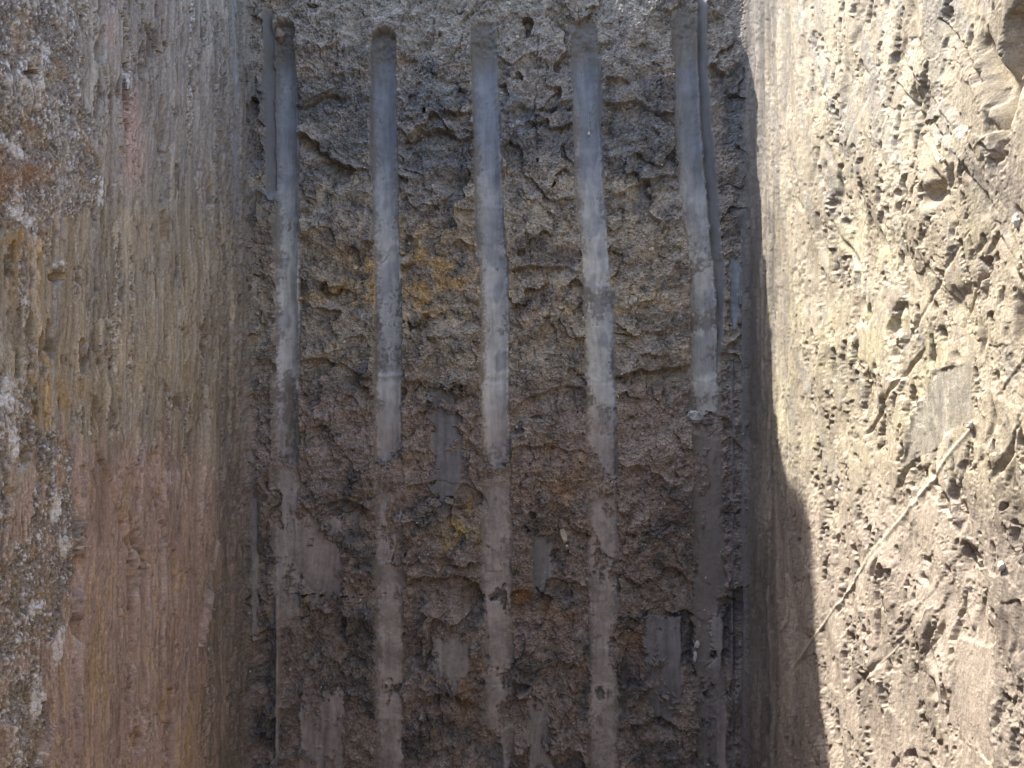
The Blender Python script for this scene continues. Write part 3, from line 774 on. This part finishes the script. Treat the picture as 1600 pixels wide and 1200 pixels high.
# ground: rings outward from the rim
rim = np.stack([XX[-1], YYv[-1], ZZ[-1]], 1)[::6]
backx = np.linspace(XR, XL, 14)[1:-1]
rim = np.concatenate([rim, np.stack([backx, np.full(12, y_near - .02), np.full(12, ZR)], 1)])
cen = np.array([(XL + XR) / 2, (YE + y_near) / 2, 0])
rings = []
n = len(rim)
prev = rim
dirv = rim - cen; dirv[:, 2] = 0; dn = dirv / np.linalg.norm(dirv, axis=1, keepdims=True)
for k, r in enumerate([0, .02, .06, .12, .2, .32, .5, .8, 1.2, 2, 3.5, 6, 12, 25, 60, 150, 400, 900]):
    p = rim + dn * r
    amp = min(.03 + .02 * r, .5) if r > 0 else 0
    p[:, 2] = (rim[:, 2] if r < .1 else ZR) + amp * fbm(p[:, 0] * (3 if r < 3 else .08), p[:, 1] * (3 if r < 3 else .08), 3, 431) * (1 if r < 3 else 1.2)
    rings.append(p)
GV = np.concatenate(rings)
fs = []
for k in range(len(rings) - 1):
    a = k * n + np.arange(n); b = k * n + (np.arange(n) + 1) % n
    fs.append(np.stack([a, b, b + n, a + n], 1))
gr = mesh_from('ground', GV, np.concatenate(fs), M_EARTH, True, plain_att(len(GV), (.30, .26, .20), 5))
structure(gr, 'bare dry ground around the top of the trench')

# earth bank rising to the left behind the end wall: it throws the shade on the right wall
PRA = [-1.2, 0, .35, .43, .63, .9475, 1.12, 1.24, 1.265, 1.6, 2.2, 3.2]
PRH = [.97, .97, .985, 1.08, 1.26, 1.695, 2.05, 2.15, 2.10, 2.15, 1.9, .95]
def f_heap(a, b):
    x = XR + .5 - a * 3.3
    h = np.interp(XR - x, PRA, PRH) + .018 * fbm(x * 14, x * 0 + .3, 3, 441) - .97
    y = YE + .03 + np.where(b < .25, b / .25 * .05, .05 + (b - .25) / .75 * 2.2) + .012 * fbm(x * 12, b * 12, 3, 451) * (b > 0)
    prof = np.where(b < .25, ss(0, .25, b), 1 - ss(.35, 1, b) * 1.0)
    z = .95 + h * prof + .03 * fbm(x * 9, b * 12, 3, 461) * ss(0, .3, h) * (b > .05) * 0.6
    return np.stack([x, y, z], 1)
v, f = grid(150, 70, f_heap)
hp = mesh_from('earth_bank', v, f, M_EARTH, False, plain_att(len(v), (.28, .235, .18), 6))
structure(hp, 'steep earth bank above the end wall, outside the picture')

# ------------------------------------------------------------------ loose crumbs and grit (uncountable)
PXf, PYf = PX, PY
ICO_T = (1 + 5 ** .5) / 2
ICO = np.array([(-1, ICO_T, 0), (1, ICO_T, 0), (-1, -ICO_T, 0), (1, -ICO_T, 0), (0, -1, ICO_T), (0, 1, ICO_T), (0, -1, -ICO_T), (0, 1, -ICO_T),
                (ICO_T, 0, -1), (ICO_T, 0, 1), (-ICO_T, 0, -1), (-ICO_T, 0, 1)], np.float32) / 1.9
ICF = np.array([(0, 11, 5), (0, 5, 1), (0, 1, 7), (0, 7, 10), (0, 10, 11), (1, 5, 9), (5, 11, 4), (11, 10, 2), (10, 7, 6), (7, 1, 8),
                (3, 9, 4), (3, 4, 2), (3, 2, 6), (3, 6, 8), (3, 8, 9), (4, 9, 5), (2, 4, 11), (6, 2, 10), (8, 6, 7), (9, 8, 1)], np.int32)
rs = np.random.RandomState(99)
def scatter(name, weight, count, smin, smax, rgb_fn, label, lift=.3, stretch=(1, 1, 1)):
    wgt = weight.ravel().astype(np.float64); wgt = np.clip(wgt, 0, None); cs = np.cumsum(wgt)
    idx = np.searchsorted(cs, rs.rand(count) * cs[-1])
    idx = np.clip(idx, 0, len(wgt) - 1)
    p = V[idx]; ci = idx % NC
    nrm = np.stack([cnx[ci], cny[ci], np.zeros(count)], 1)
    s = smin + (smax - smin) * rs.rand(count) ** 3.5
    vv = ICO[None] * (0.7 + .6 * rs.rand(count, 12, 1))
    vv = vv * (.6 + .8 * rs.rand(count, 1, 3)) * np.array(stretch)
    th = rs.rand(count) * 6.283
    c, sn = np.cos(th)[:, None], np.sin(th)[:, None]
    if stretch == (1, 1, 1):
        vv = np.stack([vv[..., 0] * c - vv[..., 1] * sn, vv[..., 0] * sn + vv[..., 1] * c, vv[..., 2]], -1)
    vv = vv * s[:, None, None] + (p + nrm * (s * lift)[:, None])[:, None, :]
    ff = ICF[None] + (np.arange(count) * 12)[:, None, None]
    att = np.repeat(rgb_fn(idx, count), 12, axis=0)
    att = np.concatenate([att, np.zeros((len(att), 1), np.float32)], 1)
    o = mesh_from(name, vv.reshape(-1, 3), ff.reshape(-1, 3), M_EARTH, False, att)
    o['kind'] = 'stuff'; o['label'] = label; o['category'] = 'grit'
    return o
vis = ((PX > -60) & (PX < 1660) & (np.abs(PY - 600) < 620) & (Y0 > .6)).astype(np.float32)
area = np.gradient(U, axis=1) * np.gradient(Z, axis=0)
alb = ALB.reshape(-1, 3)
def like(lo, hi):
    return lambda idx, n_: np.clip(alb[idx] * (lo + (hi - lo) * rs.rand(n_, 1)), .03, .7).astype(np.float32)
def pale(lo, hi, base):
    return lambda idx, n_: (np.array(base) * (lo + (hi - lo) * rs.rand(n_, 1))).astype(np.float32)
ew_rough = vis * wE * area * (pol < .2) * ss(-.3, .3, nB + .1)
scatter('earth_crumbs', ew_rough, 5000, .0010, .0055, like(.8, 1.35), 'small brown crumbs of earth clinging to the broken end wall')
scatter('pale_grit', vis * wE * area * (pol < .9), 420, .0009, .0030, pale(.7, 1.1, (.55, .52, .46)), 'tiny pale grit specks dotting the dark end wall', .5)
scatter('white_grit', vis * wL * area * (.02 + gritL) * (PX < 330), 2200, .0004, .0016, pale(.5, 1.1, (.55, .53, .50)), 'whitish gritty crumbs in the torn patches of the left wall', .15, (1, 1, 1.9))
scatter('cream_crumbs', vis * wR * area * (.15 + rgh), 1500, .0004, .0016, like(.85, 1.2), 'cream crumbs on the sunlit right wall', .2, (1, 1, 1.7))

# ------------------------------------------------------------------ single stones and clods
PXv, PYv = PX.ravel(), PY.ravel()
def surf(x, y):
    return int(np.argmin((PXv - x) ** 2 + (PYv - y) ** 2))
def stone(name, cat, label, x, y, wpx, hpx, rgb, seed, jag=.6, sink=.25, depth=None, group=None, sub=2):
    import bmesh
    bm = bmesh.new()
    bmesh.ops.create_icosphere(bm, subdivisions=sub, radius=1)
    r = np.random.RandomState(seed)
    cuts = [(Vector(r.randn(3)).normalized(), .45 + .4 * r.rand()) for _ in range(11)]
    for vtx in bm.verts:
        for nrm, dd in cuts:                         # broken flat faces
            t = vtx.co.dot(nrm)
            if t > dd: vtx.co -= nrm * (t - dd) * .9
        vtx.co += Vector(r.randn(3)) * .05 * jag / .3
    k = surf(x, y)
    p = V[k]; ci = k % NC
    sc = p[1] / FPX
    dpt = depth or min(wpx, hpx)
    nx_, ny_ = cnx[ci], cny[ci]
    tx_, ty_ = -ny_, nx_
    for vtx in bm.verts:
        a, b_, c_ = vtx.co.x * wpx * .5 * sc, vtx.co.y * dpt * .5 * sc, vtx.co.z * hpx * .5 * sc
        vtx.co = (tx_ * a + nx_ * b_, ty_ * a + ny_ * b_, c_)
    me = bpy.data.meshes.new(name); bm.to_mesh(me); bm.free()
    me.materials.append(stone_material(name + '_stone', rgb))
    o = bpy.data.objects.new(name, me); COL.objects.link(o)
    lift = dpt * .5 * sc * (1 - 2 * sink)
    o.location = (p[0] + nx_ * lift, p[1] + ny_ * lift, p[2])
    o['label'] = label; o['category'] = cat
    if group: o['group'] = group
    return o
STONES = [
    ('stone', 'stone', 'cream knobbly stone lodged in dark hollow right of a small dark clay smear', 881, 836, 16, 30, (.52, .46, .34), 1),
    ('pebble', 'pebble', 'small cream pebble just below the knobbly cream stone', 886, 852, 5, 6, (.52, .46, .34), 21),
    ('stone', 'stone', 'white elongated stone in dark pit at lower right of end wall, upper of two', 1090, 1008, 9, 15, (.55, .53, .48), 2),
    ('stone', 'stone', 'narrow whitish stone just below the white elongated stone at lower right', 1087, 1026, 8, 18, (.47, .45, .42), 3),
    ('clay_clod', 'clod', 'pale blue grey clay clod stuck at the broken end of the rightmost groove', 1085, 650, 27, 23, (.42, .44, .44), 4, .6, .05),
    ('earth_clod', 'clod', 'dark crumbled clod right of the pale clay clod under the rightmost groove', 1108, 659, 26, 15, (.17, .165, .15), 5),
    ('pebble', 'pebble', 'small white pebble pressed into the fourth groove from the left', 922, 203, 5.5, 6.5, (.62, .60, .56), 6),
    ('pebble', 'pebble', 'tan round pebble in rough earth left of the fourth groove near its top', 809, 57, 8, 7, (.45, .39, .28), 7),
    ('pebble', 'pebble', 'white pebble in tan earth between the first two grooves', 537, 534, 5, 6, (.62, .6, .56), 8),
    ('pebble', 'pebble', 'small white pebble right of the middle groove below its dark ridge', 808, 667, 5, 7, (.60, .58, .54), 9),
    ('pebble', 'pebble', 'pale pebble right of the fourth groove beside a narrow crack', 992, 470, 9, 10, (.40, .40, .38), 10),
    ('pebble', 'pebble', 'pale chip at the left edge of the rightmost groove near its top', 1049, 123, 5, 6, (.5, .47, .4), 11),
    ('stone', 'stone', 'white upright chip of stone in a scraped streak at the upper left wall', 202, 128, 8, 26, (.60, .57, .53), 12),
    ('stone', 'stone', 'white angular lump at the upper left corner of the left wall', 70, 76, 13, 22, (.60, .57, .54), 13),
    ('stone', 'stone', 'whitish lump above a black hole on the ochre part of the left wall', 98, 413, 15, 14, (.58, .54, .48), 14),
    ('pebble', 'pebble', 'white pebble at the border of the yellow and pink earth on the left wall', 137, 677, 9, 9, (.62, .58, .53), 15),
    ('stone', 'stone', 'white lump at the right edge of the gritty patch on the lower left wall', 104, 845, 13, 17, (.60, .57, .54), 16),
    ('stone', 'stone', 'flat white lump in the middle of the gritty patch on the lower left wall', 60, 950, 22, 15, (.58, .57, .56), 17),
    ('pebble', 'pebble', 'white pebble in a dark notch of the pink scraped earth on the left wall', 125, 1025, 6, 10, (.60, .57, .54), 18),
    ('stone', 'stone', 'pale bright stone standing out at the upper right of the sunlit wall', 1490, 250, 12, 16, (.55, .50, .42), 19),
    ('stone', 'stone', 'pale lump at the right edge of the sunlit wall halfway up', 1592, 345, 14, 24, (.52, .48, .42), 20),
    ('stone', 'stone', 'pale knob at the upper end of the long diagonal scratch on the sunlit wall', 1519, 664, 14, 16, (.55, .50, .42), 22),
    ('stone', 'stone', 'knob of cream earth on the right side of the sunlit wall below middle', 1566, 885, 16, 18, (.50, .45, .38), 23),
    ('earth_clod', 'clod', 'brown clod stuck at the round top of the leftmost groove', 437, 52, 20, 26, (.24, .18, .14), 24),
]
for st in STONES:
    stone(*st, group='stones and pebbles stuck in the trench walls' if st[0] in ('stone', 'pebble') else None)
